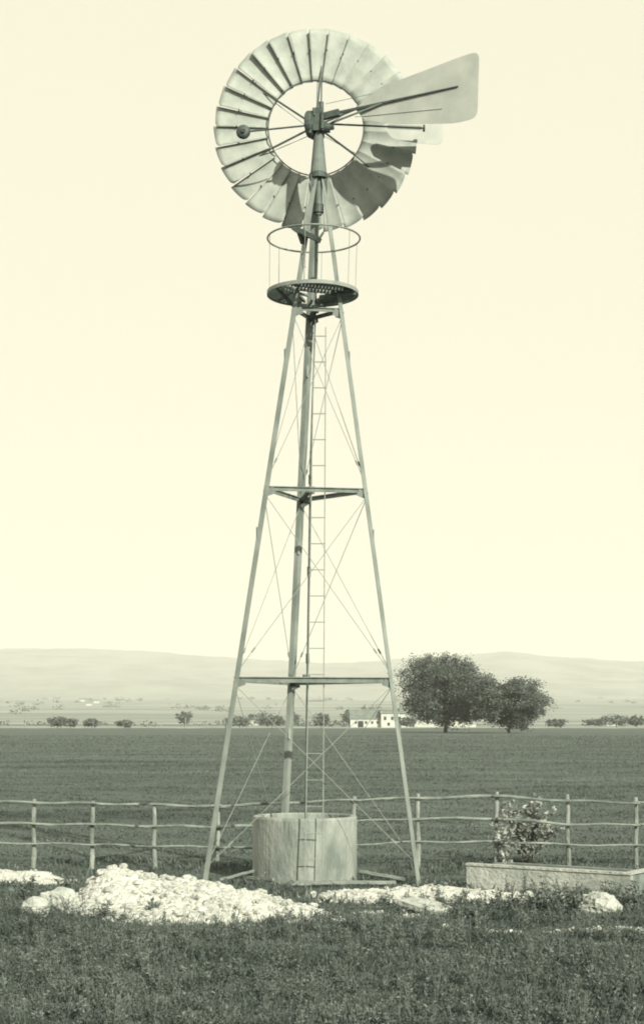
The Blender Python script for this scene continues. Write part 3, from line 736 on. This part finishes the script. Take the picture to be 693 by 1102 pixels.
# ------------------------------------------------------------------ buildings
def building(name, px0, px1, Y, wall_h, roof_h, depth, wins, label, hip=0., door=None, group=None, chim=None):
    x0, x1 = wx(px0, Y), wx(px1, Y); xm = (x0+x1)/2; g = min(gz(x0, Y), gz(x1, Y))-.3; root = empty(name, (xm, Y, g)); L_ = x1-x0
    mb = MB(); mb.bar((-L_/2, depth/2, wall_h/2), (L_/2, depth/2, wall_h/2), depth, wall_h)
    for sx_ in (-1, 1):                                     # gables
        if hip == 0: mb.prism([Vector((sx_*(L_/2-.15), 0, wall_h)), Vector((sx_*(L_/2-.15), depth, wall_h)), Vector((sx_*(L_/2-.15), depth/2, wall_h+roof_h-.15))], (.3, 0, 0))
    mb.build('wall', M['wall'], root)
    e = .35; a = L_/2+e; zz = wall_h-.15; rt = [(-a, -e, zz), (a, -e, zz), (a, depth+e, zz), (-a, depth+e, zz), (-a+hip, depth/2, wall_h+roof_h), (a-hip, depth/2, wall_h+roof_h)]
    rt2 = [(x, y, z-.18) for x, y, z in rt]; mb = MB()
    mb.add(rt+rt2, [(0, 1, 5, 4), (2, 3, 4, 5), (7, 6, 10, 11), (9, 8, 11, 10), (0, 6, 7, 1), (2, 8, 9, 3), (1, 7, 11, 5), (0, 4, 10, 6), (1, 5, 2), (3, 4, 0)] if hip else
           [(0, 1, 5, 4), (2, 3, 4, 5), (7, 6, 10, 11), (9, 8, 11, 10), (0, 6, 7, 1), (2, 8, 9, 3), (1, 7, 11, 5), (2, 5, 11, 8), (0, 4, 10, 6), (3, 9, 10, 4)])
    rf = mb.build('roof', M['roof'], root)
    if chim is not None:
        mb = MB(); mb.bar((chim, depth/2, wall_h+roof_h-.5), (chim, depth/2, wall_h+roof_h+.9), .7, .7); mb.build('chimney', M['wall'], rf)
    for (wxx, wz, ww, wh_) in wins:
        mb = MB(); mb.bar((wxx-ww/2, -.03, wz), (wxx+ww/2, -.03, wz), .1, wh_); mb.build('window', M['pane'], root)
    if door is not None:
        mb = MB(); mb.bar((door-.9, -.04, 1.25), (door+.9, -.04, 1.25), .12, 2.3); mb.build('door', M['pane'], root)
    return tag(root, label, 'building', group)
gB = 'white farm buildings beyond the field'
building('farmhouse', 377, 409.5, 522, 3.4, 2.9, 7, [(-3.2, 1.9, .7, .8), (.2, 1.9, .7, .8), (2.2, 1.9, .7, .8), (4, 1.9, .7, .8)], 'long low white farm wing with a grey roof, left of the taller block', door=-1.6, group=gB)
building('farmhouse', 410, 442, 520, 5.3, 1.0, 8, [(-3.6, 3.3, .8, 1.1), (-1.2, 3.3, .8, 1.1), (1.2, 3.3, .8, 1.1), (3.8, 3.3, .8, 1.1), (-2.4, 1.4, .8, 1.0)], 'taller white block of the farm joined to the low wing', door=.8, group=gB)
building('barn', 446, 512, 540, 3.2, 1.6, 8, [(-6, 1.8, .9, .9), (5, 1.8, .9, .9)], 'white barn mostly hidden behind the largest tree', group=gB)
building('cottage', 268, 286, 640, 3.0, 2.2, 7, [(-1, 1.7, .8, .8)], 'faint grey-roofed cottage beyond the field left of the central leg', hip=1.5, group=None)
building('cottage', 652, 668, 640, 2.6, 2.6, 6, [(0, 1.5, .8, .8)], 'faint low cottage behind the broad tree at right', hip=2, group=None)
for k, (px, Y) in enumerate(((96, 2200), (104, 2350), (88, 2450))):
    building('cottage', px-3, px+3, Y, 3.5, 2.5, 7, [], ('tiny pale house, nearest of three on the hazy plain', 'tiny pale house, right one of three on the hazy plain', 'tiny pale house, left one of three on the hazy plain')[k], group='tiny houses on the plain')

# far posts by the track
for k, (px, hh, lab) in enumerate(((28, 3.3, 'pale thin pole by the track at far left'), (200, 3.0, 'pale thin pole by the track below the lone tree'), (149, 1.9, 'short pale pole by the track right of the small bushes'), (174, 1.7, 'short pale pole by the track just left of the lone tree'))):
    x = wx(px, 462); mb = MB(); mb.tube([(0, 0, -.3), (0, 0, hh*.6), (0, 0, hh)], [.13, .12, .10], 8); mb.bar((-.28, 0, hh*.93), (.28, 0, hh*.93), .08, .08)
    for s_ in (-.24, .24): mb.tube([(s_, 0, hh*.93), (s_, 0, hh*.93+.18)], .04, 6)
    o = mb.build('pole', M['post']); o.location = (x, 462, gz(x, 462)); tag(o, lab, 'pole', 'poles along the far track')

# ------------------------------------------------------------------ haze
mb = MB(); X0, X1, Y0, Y1, Z0, Z1 = -4600, 4600, -2900, 8200, -3, 420
mb.add([(x, y, z) for z in (Z0, Z1) for x, y in ((X0, Y0), (X1, Y0), (X1, Y1), (X0, Y1))], [(3, 2, 1, 0), (4, 5, 6, 7), (0, 1, 5, 4), (1, 2, 6, 5), (2, 3, 7, 6), (3, 0, 4, 7)])
hm = bpy.data.materials.new('haze_air'); hm.use_nodes = True; nt = hm.node_tree; nt.nodes.remove(nt.nodes['Principled BSDF'])
pv_ = nt.nodes.new('ShaderNodeVolumePrincipled'); pv_.inputs['Density'].default_value = 1.7e-4; pv_.inputs['Color'].default_value = (.93, .93, .90, 1); pv_.inputs['Anisotropy'].default_value = .0
nt.links.new(pv_.outputs[0], nt.nodes['Material Output'].inputs['Volume'])
hz = mb.build('haze', hm); hz['kind'] = 'stuff'; hz['label'] = 'pale even haze veiling the plain and hills'; hz['category'] = 'haze'

# ------------------------------------------------------------------ light
AZ, EL = math.radians(30), math.radians(29)
sd = Vector((math.sin(AZ)*math.cos(EL), -math.cos(AZ)*math.cos(EL), math.sin(EL)))
W = bpy.data.worlds.new('World'); S.world = W; W.use_nodes = True; nt = W.node_tree; bg = nt.nodes['Background']
sk = nt.nodes.new('ShaderNodeTexSky'); sk.sky_type = 'NISHITA'; sk.sun_disc = False; sk.sun_elevation = EL; sk.sun_rotation = PI-AZ
sk.air_density = 1.0; sk.dust_density = 6.0; sk.ozone_density = 1.
bw = nt.nodes.new('ShaderNodeRGBToBW'); tint = nt.nodes.new('ShaderNodeMix'); tint.data_type = 'RGBA'; tint.blend_type = 'MULTIPLY'; tint.inputs['Factor'].default_value = 1
tint.inputs['B'].default_value = (1.0, .962, .755, 1)
pw_ = nt.nodes.new('ShaderNodeMath'); pw_.operation = 'POWER'; pw_.inputs[1].default_value = .07      # thin high veil evens out the sky
ml_ = nt.nodes.new('ShaderNodeMath'); ml_.operation = 'MULTIPLY'; ml_.inputs[1].default_value = 3.3**.93*1.06
nt.links.new(sk.outputs[0], bw.inputs[0]); nt.links.new(bw.outputs[0], pw_.inputs[0]); nt.links.new(pw_.outputs[0], ml_.inputs[0]); nt.links.new(ml_.outputs[0], tint.inputs['A']); nt.links.new(tint.outputs['Result'], bg.inputs['Color'])
bg.inputs['Strength'].default_value = .15
sl_ = bpy.data.lights.new('sun', 'SUN'); sl_.energy = 3.9; sl_.angle = math.radians(.6); sl_.color = (1, .97, .79)
so = bpy.data.objects.new('sun', sl_); COL.objects.link(so); so.rotation_euler = sd.to_track_quat('Z', 'Y').to_euler(); so.location = (30, -40, 60)

# ------------------------------------------------------------------ camera
cd = bpy.data.cameras.new('camera'); cam = bpy.data.objects.new('camera', cd); COL.objects.link(cam); S.camera = cam
cam.location = (0, 0, H); cam.rotation_euler = (PI/2, 0, 0)
cd.sensor_fit = 'VERTICAL'; cd.sensor_height = 24; cd.lens = 24*F/1102; cd.shift_y = (HY-551)/1102; cd.clip_start = .1; cd.clip_end = 20000
vs = S.view_settings; vs.view_transform = 'Standard'; vs.look = 'None'; vs.exposure = .88; vs.gamma = 1; vs.use_curve_mapping = False
S.render.engine = 'CYCLES'; S.cycles.volume_bounces = 1; S.cycles.filter_width = 1.9
S.render.resolution_x = 643; S.render.resolution_y = 1024
